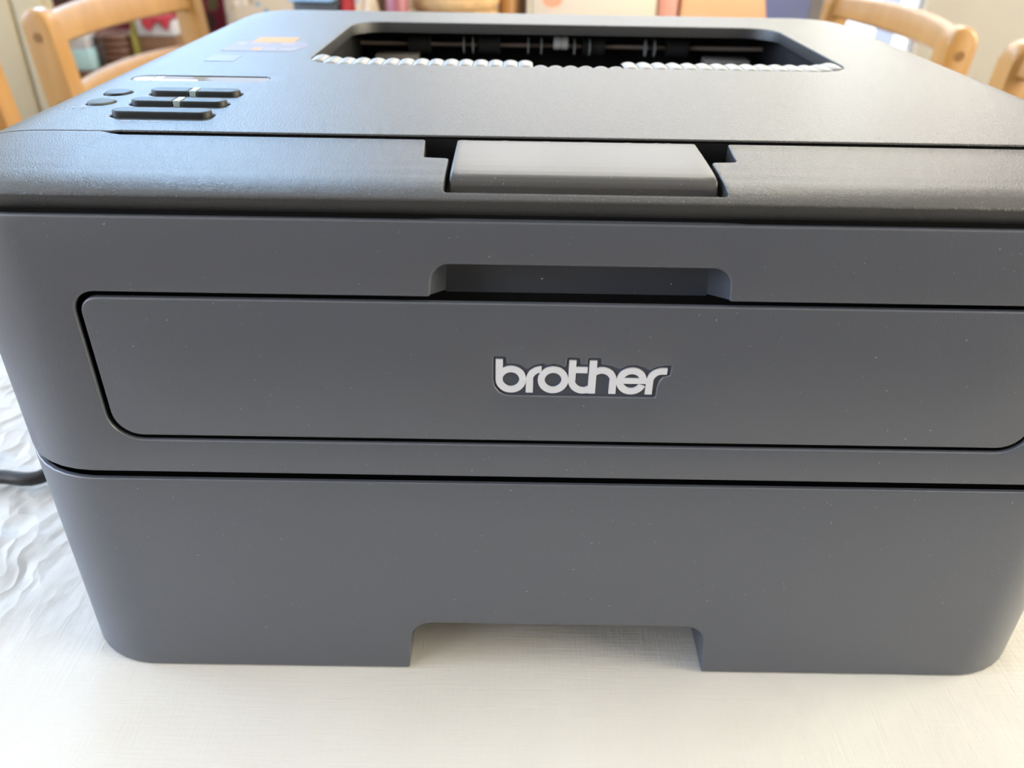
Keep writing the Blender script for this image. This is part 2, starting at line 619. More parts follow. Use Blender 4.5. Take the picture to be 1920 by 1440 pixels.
def cloth_mat():
    m, t, b = nodes('embossed_tablecloth')
    L = t.links
    b.inputs['Roughness'].default_value = 0.40
    b.inputs['Specular IOR Level'].default_value = 0.22
    tc = t.nodes.new('ShaderNodeTexCoord')

    def noise(sc, st, det=3):
        mp = t.nodes.new('ShaderNodeMapping')
        mp.inputs['Scale'].default_value = st
        mp.inputs['Rotation'].default_value = (0, 0, 0.03)
        n = t.nodes.new('ShaderNodeTexNoise')
        n.inputs['Scale'].default_value = sc
        n.inputs['Detail'].default_value = det
        L.new(tc.outputs['Object'], mp.inputs[0])
        L.new(mp.outputs[0], n.inputs['Vector'])
        return n.outputs['Fac']

    def add(a, bb, w):
        x = t.nodes.new('ShaderNodeMath')
        x.operation = 'MULTIPLY_ADD'
        L.new(bb, x.inputs[0])
        x.inputs[1].default_value = w
        if isinstance(a, float):
            x.inputs[2].default_value = a
        else:
            L.new(a, x.inputs[2])
        return x.outputs[0]
    h = add(0.0, noise(900, (1, 0.06, 1)), 0.5)
    h = add(h, noise(900, (0.06, 1, 1)), 0.5)
    h = add(h, noise(130, (1, 1, 1)), 0.9)
    # the cloth is creased where it has been folded, left of the printer
    sx = t.nodes.new('ShaderNodeSeparateXYZ')
    L.new(tc.outputs['Object'], sx.inputs[0])
    mr = t.nodes.new('ShaderNodeMapRange')
    mr.inputs[1].default_value = -0.165
    mr.inputs[2].default_value = -0.235
    L.new(sx.outputs[0], mr.inputs[0])
    my = t.nodes.new('ShaderNodeMapRange')
    my.inputs[1].default_value = -0.02
    my.inputs[2].default_value = 0.05
    L.new(sx.outputs[1], my.inputs[0])
    mm = t.nodes.new('ShaderNodeMath')
    mm.operation = 'MULTIPLY'
    L.new(mr.outputs[0], mm.inputs[0])
    L.new(my.outputs[0], mm.inputs[1])
    cn = t.nodes.new('ShaderNodeTexVoronoi')
    cn.feature = 'F1'
    cn.inputs['Scale'].default_value = 95
    mpc = t.nodes.new('ShaderNodeMapping')
    mpc.inputs['Rotation'].default_value = (0, 0, 0.7)
    mpc.inputs['Scale'].default_value = (1, 0.45, 1)
    dn = t.nodes.new('ShaderNodeTexNoise')
    dn.inputs['Scale'].default_value = 40
    L.new(tc.outputs['Object'], dn.inputs['Vector'])
    vm = t.nodes.new('ShaderNodeVectorMath')
    vm.operation = 'MULTIPLY_ADD'
    vm.inputs[1].default_value = (0.03, 0.03, 0.03)
    L.new(dn.outputs['Color'], vm.inputs[0])
    L.new(tc.outputs['Object'], vm.inputs[2])
    L.new(vm.outputs[0], mpc.inputs[0])
    L.new(mpc.outputs[0], cn.inputs['Vector'])
    mc = t.nodes.new('ShaderNodeMath')
    mc.operation = 'MULTIPLY'
    L.new(cn.outputs['Distance'], mc.inputs[0])
    L.new(mm.outputs[0], mc.inputs[1])
    h = add(h, mc.outputs[0], 9.0)
    bp = t.nodes.new('ShaderNodeBump')
    bp.inputs['Strength'].default_value = 0.35
    bp.inputs['Distance'].default_value = 0.0009
    L.new(h, bp.inputs['Height'])
    L.new(bp.outputs[0], b.inputs['Normal'])
    cr = t.nodes.new('ShaderNodeValToRGB')
    cr.color_ramp.elements[0].position = 0.3
    cr.color_ramp.elements[0].color = (0.49, 0.467, 0.43, 1)
    cr.color_ramp.elements[1].position = 0.7
    cr.color_ramp.elements[1].color = (0.53, 0.512, 0.475, 1)
    L.new(noise(14, (1, 1, 1)), cr.inputs[0])
    L.new(cr.outputs[0], b.inputs['Base Color'])
    return m


CLOTH = cloth_mat()


def wrinkle(x, y):
    """height of the crinkled cloth above the table; it lies flat under and in front of the printer"""
    a = np.clip((-0.184 - x) / 0.045, 0, 1) * np.clip((y - 0.01) / 0.06, 0, 1)
    h = (np.sin(120 * x + 60 * y + 3 * np.sin(45 * y)) * 0.25 + np.sin(70 * x - 110 * y + 2 * np.sin(60 * x)) * 0.25
         + np.sin(210 * x + 150 * y + 2.0 * np.sin(80 * x - 40 * y)) * 0.12)
    return 0.0026 * a * (h + 0.35)


bm = bmesh.new()
nx, ny = 240, 340
XX = np.linspace(-TX - 0.006, TX + 0.006, nx)
YY = np.linspace(TY0 - 0.006, TY1 + 0.006, ny)
gx, gy = np.meshgrid(XX, YY, indexing='ij')
HH = wrinkle(gx, gy)
gv = [[bm.verts.new((XX[i], YY[j], HH[i, j])) for j in range(ny)] for i in range(nx)]
for i in range(nx - 1):
    for j in range(ny - 1):
        bm.faces.new((gv[i][j], gv[i + 1][j], gv[i + 1][j + 1], gv[i][j + 1]))
rim = [gv[i][0] for i in range(nx)] + [gv[nx - 1][j] for j in range(1, ny)] + [gv[i][ny - 1] for i in range(nx - 2, -1, -1)] + [gv[0][j] for j in range(ny - 2, 0, -1)]
prev = rim
for k, (o, z) in enumerate(((0.003, -0.004), (0.006, -0.07), (0.008, -0.16))):
    cur = []
    for q, v in enumerate(rim):
        s = 1 + 0
        w = 0.004 * math.sin(q * 0.22) * (k / 2)
        dx = (1 if v.co.x > TX else -1 if v.co.x < -TX else 0)
        dy = (1 if v.co.y > TY1 else -1 if v.co.y < TY0 else 0)
        cur.append(bm.verts.new((v.co.x + dx * (o + w), v.co.y + dy * (o + w), z)))
    for a in range(len(rim)):
        b = (a + 1) % len(rim)
        bm.faces.new((prev[a], prev[b], cur[b], cur[a]))
    prev = cur
tag(obj('tablecloth', bm, CLOTH, ang=60), 'off-white embossed wipe-clean cloth under the printer, crinkled at left', 'tablecloth')

# ------------------------------------------------------------------ the printer (millimetres inside)
PR = empty('laser_printer', (0, 0, 0), 'charcoal grey laser printer standing on the off-white tablecloth', 'printer')
W2, RC, DD = 178.0, 31.8, 338.0
ARC = RC * PI / 2
A0 = W2 - RC


def perim(s, v, dep, inset=0.0):
    """body wall: s runs round the plan outline from the front centre, v is height, dep goes inwards"""
    sg = 1 if s >= 0 else -1
    a = abs(s)
    dep = dep + inset
    if a <= A0:
        return (s, dep, v)
    if a <= A0 + ARC:
        t = (a - A0) / RC
        rr = RC - dep
        return (sg * (A0 + rr * math.sin(t)), RC - rr * math.cos(t), v)
    y = RC + (a - A0 - ARC)
    return (sg * (W2 - dep), y, v)


SMAX = A0 + ARC + DD - RC
arc_pts = [(sg * (A0 + ARC * k / 14), z) for sg in (-1, 1) for k in range(15) for z in np.arange(3, 172, 5.0)]

# paper tray with its finger notch at the bottom
tray_out = roundpoly([(-SMAX, 0.5, 0), (-53.5, 0.5, 0.6), (-51.6, 24, 8), (51.6, 24, 8), (53.5, 0.5, 0.6), (SMAX, 0.5, 0),
                      (SMAX, 86.4, 0), (-SMAX, 86.4, 0)], 7)
sheet('paper_tray', tray_out, [], perim, 0.6, lambda u, v: 55.0 if (abs(u) < 55 and v < 40) else 1.5, PLASTIC, PR, 5.0,
      [p for p in arc_pts if 3 < p[1] < 85])

# body with the recess for the feed door and the grip notch above it
PX = 137.7
body_out = [(-SMAX, 89.2), (SMAX, 89.2), (SMAX, 171.7), (-SMAX, 171.7)]
body_hole = roundpoly([(-PX, 101.4, 9), (PX, 101.4, 9), (PX, 150.2, 6.5), (40.4, 150.2, 0.8), (39.6, 159.7, 7), (-39.6, 159.7, 7),
                       (-40.4, 150.2, 0.8), (-PX, 150.2, 6.5)], 7)
sheet('body_shell', body_out, [body_hole], perim, 0.7, lambda u, v: 1.3 if abs(u) > 41 or v < 150.5 else 2.0, PLASTIC, PR, 5.0,
      [p for p in arc_pts if 91 < p[1] < 170])

# grip recess behind the notch: drafted pocket
bm = bmesh.new()
fr = roundpoly([(-40.6, 149.8, 0.5), (40.6, 149.8, 0.5), (40.0, 160.2, 7.2), (-40.0, 160.2, 7.2)], 7)
md = roundpoly([(-37.2, 146.5, 0.5), (37.2, 146.5, 0.5), (36.2, 159.4, 5), (-36.2, 159.4, 5)], 7)
rings = []
for lp, y in ((fr, 1.4), (md, 11.8)):
    rings.append([bm.verts.new((x * .001, y * .001, z * .001)) for x, z in lp])
for i in range(len(fr)):
    j = (i + 1) % len(fr)
    if fr[i][1] > 150.5 or fr[j][1] > 150.5:
        bm.faces.new((rings[0][i], rings[0][j], rings[1][j], rings[1][i]))
bm.faces.new(rings[1])
obj('grip_recess', bm, PLASTIC, PR)

# feed door
PD = 136.1
door_out = rrect(-PD, PD, 103.0, 148.5, [8, 8, 5, 5], 7)
logo_off = (-22.6, 120.15)


def lg(x, z):
    return (logo_off[0] + x, logo_off[1] + z)


plate = [(-0.55, 4.4, 0), (-0.2, 2.2, 0), (1.0, 0.3, 0), (2.6, -0.75, 0), (4.4, -1.0, 0), (46.3, -1.0, 0.4), (46.4, 2.6, 0), (46.9, 4.6, 0),
         (47.8, 6.0, 0), (49.7, 6.5, 0.3), (49.9, 9.7, 0.4), (48.0, 9.65, 0), (46.0, 9.2, 0), (43.9, 7.9, 0.8), (42.2, 9.0, 0), (40, 9.6, 0), (37.6, 9.5, 0), (35.2, 8.2, 0.8),
         (33.0, 9.2, 0), (30.0, 9.65, 0.4), (29.8, 11.7, 0.4), (26.2, 11.7, 0.4), (26.1, 9.5, 0.3), (24.1, 9.5, 0.3), (23.8, 11.7, 0.4), (20.3, 11.7, 0.4), (20.1, 8.2, 0.6), (18.5, 9.2, 0), (16.3, 9.6, 0),
         (14.2, 9.1, 0), (13.7, 9.7, 0.3), (12.0, 9.4, 0), (10.4, 8.8, 0), (9.0, 7.6, 0.8), (6.9, 9.2, 0), (4.8, 9.6, 0), (3.0, 9.4, 0.3), (2.9, 11.7, 0.4), (-0.55, 11.7, 0.4)]
plate_loop = roundpoly([(*lg(x, z), r) for x, z, r in plate], 3)


def flat_front(y0):
    return lambda u, v, d: (u, y0 + d, v)


door = sheet('feed_door', door_out, [plate_loop], flat_front(0.15), 0.6, lambda u, v: 0.95 if abs(u) < 60 and 110 < v < 140 else 1.6, PLASTIC, PR, 4.0)
sheet('logo_plate', plate_loop, [], flat_front(0.95), 0, 0.3, LOGOBASE, door, 1.5)


# letters, each extruded from its own strokes
class Glyph:
    def __init__(s):
        s.bm = bmesh.new()
        s.y0, s.y1 = 0.00030, 0.0009

    def prism(s, pts):
        s.y0 -= 0.0000015
        a = [s.bm.verts.new((lg(x, z)[0] * .001, s.y0, lg(x, z)[1] * .001)) for x, z in pts]
        b = [s.bm.verts.new((v.co.x, s.y1, v.co.z)) for v in a]
        s.bm.faces.new(a)
        n = len(a)
        for i in range(n):
            s.bm.faces.new((a[i], b[i], b[(i + 1) % n], a[(i + 1) % n]))
        return s

    def bar(s, x0, x1, z0, z1):
        return s.prism([(x0, z0), (x1, z0), (x1, z1), (x0, z1)])

    def arc(s, cx, cz, ro, ri, t0, t1, n=None):
        n = n or max(6, int(abs(t1 - t0) / 7))
        A = [math.radians(t0 + (t1 - t0) * k / n) for k in range(n + 1)]
        for a, b in zip(A, A[1:]):
            s.prism([(cx + r * math.cos(t), cz + r * math.sin(t)) for r, t in ((ro, a), (ro, b), (ri, b), (ri, a))])
        return s

    def done(s):
        o = obj('letter', s.bm, LOGO, door, smooth=False, recalc=True)
        return o


XH, RO, RI, ST = 4.38, 4.38, 2.42, 2.05
Glyph().bar(0.02, 0.02 + ST, XH, 10.9).arc(4.4, XH, RO, RI, 0, 360).done()
Glyph().bar(8.75, 8.75 + ST, 0.05, XH + .3).arc(13.1, XH, RO, RI, 90, 180).done()
Glyph().arc(16.5, XH, RO, RI, 0, 360).done()
Glyph().bar(20.85, 20.85 + ST, XH, 10.9).bar(22.8, 26.2, 6.85, 8.72).arc(25.2, XH, RO, RI, 180, 325).done()
Glyph().bar(26.65, 26.65 + ST + .1, 0.05, 10.9).arc(30.35, XH, RO, RI, 0, 130).bar(32.7, 34.72, 0.05, XH).done()
Glyph().arc(39.0, XH, RO, RI, 8, 338).bar(36.2, 43.2, 3.6, 5.3).done()
Glyph().bar(43.2, 43.2 + ST, 0.05, XH + .3).arc(47.6, XH, RO, RI, 88, 180).bar(47.5, 48.9, 6.8, 8.76).done()

# inner chassis: the dark core that closes every gap
bm = bmesh.new()
lp = rrect(-171, 171, 13.0, 330, 24, 6)


def core_ring(y_add, z):
    return [bm.verts.new((x * .001, max(y, y_add) * .001, z * .001)) for x, y in lp]


R0, R1, R2, R3 = core_ring(58, 2), core_ring(58, 28), core_ring(13.0, 28), core_ring(13.0, 168)
for a, b in ((R0, R1), (R1, R2), (R2, R3)):
    for i in range(len(a)):
        j = (i + 1) % len(a)
        try:
            bm.faces.new((a[i], a[j], b[j], b[i]))
        except ValueError:
            pass
bm.faces.new(R0)
bmesh.ops.remove_doubles(bm, verts=bm.verts, dist=1e-6)
obj('chassis', bm, BLACK, PR, smooth=False)
obj('rear_panel', newbox(-.176, .176, .3305, .337, .002, .172, bev=.001), PLASTIC, PR)

# ---- covers on top
PROF_D = np.array([-1, 0, 2, 4, 6, 8, 10, 12.5, 15.5, 19, 23, 28, 43, 60, 400.])
PROF_Z = np.array([177.3, 177.7, 178.75, 179.65, 180.32, 180.85, 181.27, 181.65, 181.93, 182.1, 182.2, 182.25, 182.3, 182.3, 182.3])
YL0, YL1, XLID = -1.0, 340.5, 178.2
RL = 33.0


def lid_d(x, y):
    hx, hy = XLID - RL, (YL1 - YL0) / 2 - RL
    qx, qy = abs(x) - hx, abs(y - (YL0 + YL1) / 2) - hy
    return -(math.hypot(max(qx, 0), max(qy, 0)) + min(max(qx, qy), 0) - RL)


def lid_z(x, y):
    d = lid_d(x, y)
    z = float(np.interp(d, PROF_D, PROF_Z))
    if y < 41.8:                    # the hinged front cover sits a touch lower than the top cover
        z -= 0.75 * min(1, max(0, (x + 138.5) / 4.0)) * min(1, max(0, (y - 6) / 30))
        z -= 1.1 * min(1, max(0, (42 - y) / 24)) * min(1, max(0, d / 12))
    return z


def lid_map(u, v, dep):
    z = max(lid_z(u, v) - dep, 172.7)
    d = lid_d(u, v)
    if d < 1.2 and dep > 0.6:           # the skirt of the covers tucks in towards its lower edge
        k = 3.0 / 178.0
        return (u * (1 - k), v + (3.0 if v < 170 else -3.0), z)
    return (u, v, z)


EX = (0.7, 1.5, 2.2, 3.0, 4.0, 5.0, 6.5, 8, 10, 12, 14.5, 17, 22, 28)
fc = roundpoly([(-XLID, YL0, RL), (XLID, YL0, RL), (XLID, 41.4, 0.5), (44.3, 41.4, 0.9), (43.2, 25.0, 1.2), (36.2, 24.4, 1.2), (36.2, 1.7, 1.2),
                (-36.2, 1.7, 1.2), (-36.2, 24.4, 1.2), (-43.2, 25.0, 1.2), (-44.3, 41.4, 0.9), (-136.5, 41.4, 0.3), (-139.0, 41.85, 0.3), (-XLID, 41.85, 0.1)], 10)
sheet('front_cover', fc, [], lid_map, 0.5, lambda u, v: 0.9 if (abs(u) < 36.1 and 1 < v < 2.6) else 4.9, GRAIN, PR, 3.0, grid_pts(-176, 177, 1, 41, 4, 3), EX, ang=30)

# latch
LP = [(6.2, 172.5), (6.5, 175.5), (6.9, 177.5), (7.5, 179.1), (8.2, 180.2), (9.2, 181.0), (10.3, 181.35), (13, 181.6), (17, 181.8), (21, 181.92), (27, 182.03), (41.2, 182.15)]
LP = [(y, z - 0.55) for y, z in LP]
LS = [0.0]
for p, q in zip(LP, LP[1:]):
    LS.append(LS[-1] + math.hypot(q[0] - p[0], q[1] - p[1]))


def latch_map(u, v, dep):
    y = float(np.interp(v, LS, [p[0] for p in LP]))
    z = float(np.interp(v, LS, [p[1] for p in LP]))
    e = 0.2
    dy = float(np.interp(v + e, LS, [p[0] for p in LP]) - np.interp(v - e, LS, [p[0] for p in LP]))
    dz = float(np.interp(v + e, LS, [p[1] for p in LP]) - np.interp(v - e, LS, [p[1] for p in LP]))
    n = math.hypot(dy, dz) or 1
    return (u, y + dep * dz / n, z - dep * dy / n)


sheet('cover_latch', rrect(-35.0, 34.8, 0, LS[-1], [0.6, 0.6, 0.9, 0.9], 4), [], latch_map, 0.6, 4.0, SMOOTHP, PR, 3.0,
      [(x, s) for x in range(-33, 35, 4) for s in np.concatenate([LS[1:], np.arange(0.7, LS[-1], 1.5)])], ang=30)
obj('seam_shade_bar', newbox(-.164, .164, .0436, .0456, 0.1690, .1812), BLACK, PR, smooth=False)  # black bar added so the cover seam reads as deep shade
obj('gap_shade_strip', newbox(-.160, .160, .0040, .0054, .1690, .1742), BLACK, PR, smooth=False)  # black strip added in the lid gap to shut out stray light
# hollow under the latch
obj('latch_well', newbox(-.0445, .0445, .0080, .0435, .1682, .1690), BLACK, PR, smooth=False)

# top cover with output opening, display window and button holes
OPX0, OPX1, OPY0, OPY1 = -105.3, 121.6, 154.0, 278.2
op_hole = rrect(OPX0, OPX1, OPY0, OPY1, [15, 15, 17, 17], 8)
lcd_hole = rrect(-162.0, -110.6, 115.0, 124.2, [4.4, 3.0, 3.0, 4.4], 6)
BTN = [(-144.0, -113.5, 89.6, 95.9), (-144.6, -113.4, 74.3, 80.6), (-144.2, -113.3, 58.5, 65.0)]
holes = [op_hole, lcd_hole]
for x0, x1, y0, y1 in BTN:
    holes.append(rrect(x0 - .7, x1 + .7, y0 - .7, y1 + .7, 3.4, 6))
CB = [(-155.9, 92.9, 4.3), (-155.3, 78.0, 4.2)]


def circ(x, y, r, n=28):
    return [(x + r * math.cos(2 * PI * k / n), y + r * math.sin(2 * PI * k / n)) for k in range(n)]


for x, y, r in CB:
    holes.append(circ(x, y, r + .45))
tc_out = roundpoly([(-XLID, 42.0, 0.3), (-136.5, 42.0, 0.3), (-134.0, 42.9, 0.3), (XLID, 42.9, 0.4), (XLID, YL1, RL), (-XLID, YL1, RL)], 10)
top = sheet('top_cover', tc_out, holes, lid_map, 0.5, lambda u, v: 0.55 if v < 43.5 else 5.2, GRAIN, PR, 3.0, grid_pts(-176, 177, 44, 339, 6, 6), EX, ang=30)


def pill(name, x0, x1, y0, y1, r, h, m, fil=0.5):
    lp = rrect(x0, x1, y0, y1, r, 6)
    return sheet(name, lp, [], lambda u, v, d: (u, v, 182.3 + h - d), fil, h + 2.5, m, PR, 2.0, ang=40)


for k, (x0, x1, y0, y1) in enumerate(BTN):
    if k == 2:
        pill('button', x0, x1, y0, y1, [3.1] * 4, 1.7, BUTTON)
    else:
        pill('button', x0, -130.6, y0, y1, [3.1, .4, .4, 3.1], 1.5, BUTTON)
        pill('button', -127.6, x1, y0, y1, [.4, 3.1, 3.1, .4], 1.5, BUTTON)
        pill('button_divider', -130.1, -128.0, y0 + .1, y1 - .1, [.2] * 4, 1.6, DIVID, .15)['label'] = 'pale strip between the two halves of a rocker button'
for (x, y, r), m in zip(CB, (BUTTON, GOBTN)):
    o = sheet('round_button', circ(x, y, r), [], lambda u, v, d: (u, v, 182.75 - d), 0.4, 2.4, m, PR, 2.0)
    o['label'] = 'dark round button' if m is BUTTON else 'lighter grey green round button'
# pictogram marks on the buttons and faint print beside them
for x, y, w, z in ((-137.6, 92.6, 3.0, 183.83), (-120.4, 92.6, 3.0, 183.83), (-137.8, 77.4, 3.0, 183.83), (-120.6, 77.4, 3.0, 183.83)):
    bm = bmesh.new()
    vs = [bm.verts.new(((x + a) * .001, (y + b) * .001, z * .001)) for a, b in ((-w / 2, -.5), (w / 2, -.5), (0, 1.0))]
    bm.faces.new(vs)
    obj('printed_mark', bm, GOBTN, PR, smooth=False)
for x0, x1, y in ((-161.5, -160.2, 70.6), (-158.6, -157.2, 70.8), (-138.5, -135.6, 53.6), (-133.0, -130.2, 53.6), (-129.4, -126.2, 53.7)):
    bm = bmesh.new()
    z = .18233
    bm.faces.new([bm.verts.new((a * .001, b * .001, z)) for a, b in ((x0, y - .5), (x1, y - .5), (x1, y + .5), (x0, y + .5))])
    obj('printed_mark', bm, PRINTW, PR, smooth=False)
# the well below the control holes
obj('control_well', newbox(-.1645, -.109, .054, .1255, .1692, .1765), BLACK, PR, smooth=False)
# display pane, tipped a little towards the user
bm = bmesh.new()
lp = rrect(-161.7, -110.9, 115.3, 123.9, [4.2, 2.8, 2.8, 4.2], 6)
a = [bm.verts.new((x * .001, y * .001, (182.0 - (123.9 - y) * 0.03) * .001)) for x, y in lp]
b = [bm.verts.new((v.co.x, v.co.y, .1767)) for v in a]
bm.faces.new(a)
for i in range(len(a)):
    bm.faces.new((a[i], b[i], b[(i + 1) % len(a)], a[(i + 1) % len(a)]))
disp = obj('display_window', bm, LCD, PR)
disp['label'] = 'long glossy display pane'
bm = bmesh.new()
cyl(bm, (-.1575, .1194, .1816), (-.1575, .1194, .18192), .0035, .0034, 24)
obj('glint_disc', bm, LCDW, disp)  # white end of the pane, partly the window's reflection painted in
bm = bmesh.new()
for x0, x1, y0, y1 in ((-153.6, -151.0, 116.0, 122.9), (-151.0, -137.0, 116.0, 118.6)):
    bm.faces.new([bm.verts.new((p * .001, q * .001, (182.03 - (123.9 - q) * 0.03) * .001)) for p, q in ((x0, y0), (x1, y0), (x1, y1), (x0, y1))])
obj('glint_bars', bm, LCDW, disp, smooth=False)  # white bars, partly window reflection put in as colour


# stickers
def slab(name, lp, z0, z1, m, parent):
    bm = bmesh.new()
    a = [bm.verts.new((x * .001, y * .001, z1 * .001)) for x, y in lp]
    b = [bm.verts.new((x * .001, y * .001, z0 * .001)) for x, y in lp]
    bm.faces.new(a)
    for i in range(len(a)):
        bm.faces.new((a[i], b[i], b[(i + 1) % len(a)], a[(i + 1) % len(a)]))
    return obj(name, bm, m, parent, smooth=False)


slab('small_sticker', rrect(-146.9, -134.8, 154.6, 169.0, .5, 3), 182.28, 182.40, STICK, PR)['label'] = 'small silver sticker'
st = slab('sticker', roundpoly([(-147.6, 179.5, .5), (-117.2, 179.5, .5), (-112.0, 194, .5), (-116.6, 207, .5), (-148.0, 207, .5)], 3), 182.28, 182.40, STICKG, PR)
st['label'] = 'pale lilac product sticker with white print'
slab('sticker_tab', rrect(-140.5, -121.5, 203.5, 218, .5, 3), 182.395, 182.45, STICKO, st)['label'] = 'orange tab'
for x0, x1, y0, y1, mm in ((-146, -142, 196, 202, PRINTW), (-140, -131, 197, 201, PRINTW), (-126, -120, 197, 202, PRINTW),
                           (-135.5, -131.5, 183.0, 188.5, STICKO), (-130, -125, 184, 188, PRINTW), (-123.5, -116, 184, 188, PRINTW)):
    slab('sticker_print', rrect(x0, x1, y0, y1, .4, 2), 182.395, 182.43, mm, st)

# ---- output slot: ribbed lip, well, shaft, rollers
bm = bmesh.new()
box(bm, -.1090, .1255, .1480, .3180, .1300, .1310)
box(bm, -.1090, -.1080, .1480, .3180, .1310, .1770)
box(bm, .1245, .1255, .1480, .3180, .1310, .1770)
box(bm, -.1080, .1245, .1480, .1490, .1310, .1770)
box(bm, -.1080, .1245, .3170, .3180, .1310, .1770)
obj('output_well', bm, BLACK, PR, smooth=False)


# ribbed ramp: one moulded rib after another
def rib_mesh(short, w=6.14):
    ys = [156.3, 156.6, 158.0, 161.0, 164.0, 168.0, 171.5, 175.0, 180.0, 188.0]
    if short:
        zs = [180.9, 181.75, 181.95, 181.75, 180.9, 179.2, 177.5, 175.5, 172.5, 166.0]
    else:
        zs = [180.9, 181.75, 182.15, 182.25, 182.25, 182.2, 181.9, 181.0, 178.6, 172.0]
    bm = bmesh.new()
    n = 8
    rows = []
    for y, z in zip(ys, zs):
        rows.append([bm.verts.new(((-w / 2 + w * k / n) * .001, y * .001, (z - 0.95 + 0.95 * math.sin(PI * k / n) ** 0.7) * .001)) for k in range(n + 1)])
    for a, b in zip(rows, rows[1:]):
        for k in range(n):
            bm.faces.new((a[k], a[k + 1], b[k + 1], b[k]))
    me = bpy.data.meshes.new('rib')
    bmesh.ops.recalc_face_normals(bm, faces=bm.faces)
    bm.to_mesh(me)
    bm.free()
    me.materials.append(RIBM)
    me.shade_smooth()
    return me


ramp = obj('output_ramp', newbox(-.1078, .1240, .1495, .1898, .1560, .1650), BLACK, PR, smooth=False)
ML, MS = rib_mesh(False), rib_mesh(True)
N = 36
x0r, x1r = -102.6, 119.0
for k in range(N):
    x = x0r + (x1r - x0r) * k / (N - 1)
    sh = -9.0 < x < 26
    o = bpy.data.objects.new('rib', MS if sh else ML)
    COL.objects.link(o)
    o.parent = ramp
    o.location.x = x * .001
    e = min(k, N - 1 - k)
    if e < 2:
        o.location.y = (0.0075, 0.0024)[e] * 0.9
        o.location.z = -0.0001

bm = bmesh.new()
cyl(bm, (-.1075, .300, .1683), (.124, .300, .1683), .0013, n=14)
obj('exit_shaft', bm, STEEL, PR)['label'] = 'brownish metal shaft'


def px_x(px):           # spacing of the rollers along the shaft
    return -0.0985 + (px - 703) * (0.2035 / (1437 - 703))


for a, b in ((.5, .5),):
    for c in (-0.0735, -0.0335, 0.0265, 0.0745, ):
        bm = bmesh.new()
        cyl(bm, (c - .006, .300, .1683), (c + .006, .300, .1683), .0052, n=20)
        cyl(bm, (c - .0066, .300, .1683), (c - .006, .300, .1683), .0040, .0050, n=20)
        cyl(bm, (c + .006, .300, .1683), (c + .0066, .300, .1683), .0050, .0040, n=20)
        obj('exit_roller', bm, DKGREY, PR)
bm = bmesh.new()
lathe(bm, [(.0012, -.0042), (.0034, -.0040), (.0036, -.003), (.0036, -.0004), (.0031, -.0003), (.0031, .0003), (.0036, .0004), (.0036, .003), (.0034, .0040), (.0012, .0042)], n=24)
bmesh.ops.rotate(bm, verts=bm.verts, cent=(0, 0, 0), matrix=Matrix.Rotation(PI / 2, 3, 'Y'))
bmesh.ops.translate(bm, verts=bm.verts, vec=(.0075, .2955, .1705))
obj('centre_wheel', bm, WHEELW, PR)['label'] = 'white double wheel'
for c in (-.0477, -.0425, -.0110, -.0035, .0153, .0240, .0560, .0610):
    bm = bmesh.new()
    cyl(bm, (c - .0004, .2965, .1685), (c + .0004, .2965, .1685), .0046, n=20)
    obj('star_wheel', bm, WHEELG, PR)
for x0, x1 in ((-.0975, -.0735), (.0895, .1145)):
    obj('paper_guide', newbox(x0, x1, .286, .300, .1600, .1642, bev=.0006), BARG, PR)

# dust and lint on the front of the printer
bm = bmesh.new()
rnd = random.Random(3)


def fleck(p, n, s, length=1.0):
    n = Vector(n).normalized()
    a = n.orthogonal().normalized()
    a.rotate(Matrix.Rotation(rnd.uniform(0, 6.28), 3, n))
    b = n.cross(a)
    p = Vector(p)
    q = [p + a * s * length + n * s * .2, p + b * s * .6 + n * s * .2, p - a * s * length + n * s * .2, p - b * s * .6 + n * s * .2, p + n * s * .7]
    v = [bm.verts.new(c) for c in q]
    for i in range(4):
        bm.faces.new((v[i], v[(i + 1) % 4], v[4]))


for _ in range(900):
    s = rnd.uniform(-150, 150)
    z = rnd.uniform(20, 170)
    if 100 < z < 151:
        if abs(s) > 134 or not (104.5 < z < 147.5) or (-26 < s < 30 and 117 < z < 134):
            continue
    if 86 < z < 90 or (abs(s) < 58 and z < 30):
        continue
    x, y, zz = perim(s, z, 0)
    fleck((x * .001, y * .001 + (.00012 if 103 < z < 149 else 0), zz * .001), (0, -1, 0), rnd.choice((.00005, .00006, .00007, .00008, .00012)), rnd.choice((1, 1, 1, 2.2, 3.5)))
for _ in range(260):
    x = rnd.uniform(-170, 170)
    y = rnd.uniform(-.6, 3.5)
    if abs(x) < 38:
        y = -rnd.uniform(.2, .6)
    fleck((x * .001, y * .001, lid_z(x, y) * .001), (0, -.6, 1), rnd.choice((.00004, .00005, .00007)), rnd.choice((1, 1, 2.5)))
for _ in range(70):
    x = rnd.uniform(-33, 33)
    v = rnd.uniform(3, 12)
    p = latch_map(x, v, 0)
    fleck([c * .001 for c in p], (0, -.8, .5), rnd.choice((.00005, .00006, .00009)), rnd.choice((1, 1, 2)))
d = obj('dust', bm, DUST, PR, smooth=False)
d['kind'] = 'stuff'

# ------------------------------------------------------------------ power cable
bm = bmesh.new()
tube(bm, [(-.120, .350, .045), (-.150, .372, .020), (-.205, .330, .0078), (-.222, .200, .0072), (-.2325, .1075, .0068), (-.262, .0985, .0074), (-.320, .090, .0084), (-.355, .130, .0080),
          (-.365, .220, .0084), (-.355, .420, .0082), (-.350, .800, .0080), (-.340, 1.100, .0078)], .0033, 14)
tag(obj('power_cable', bm, CABLE), 'black power cable lying on the cloth at the left of the printer', 'cable')


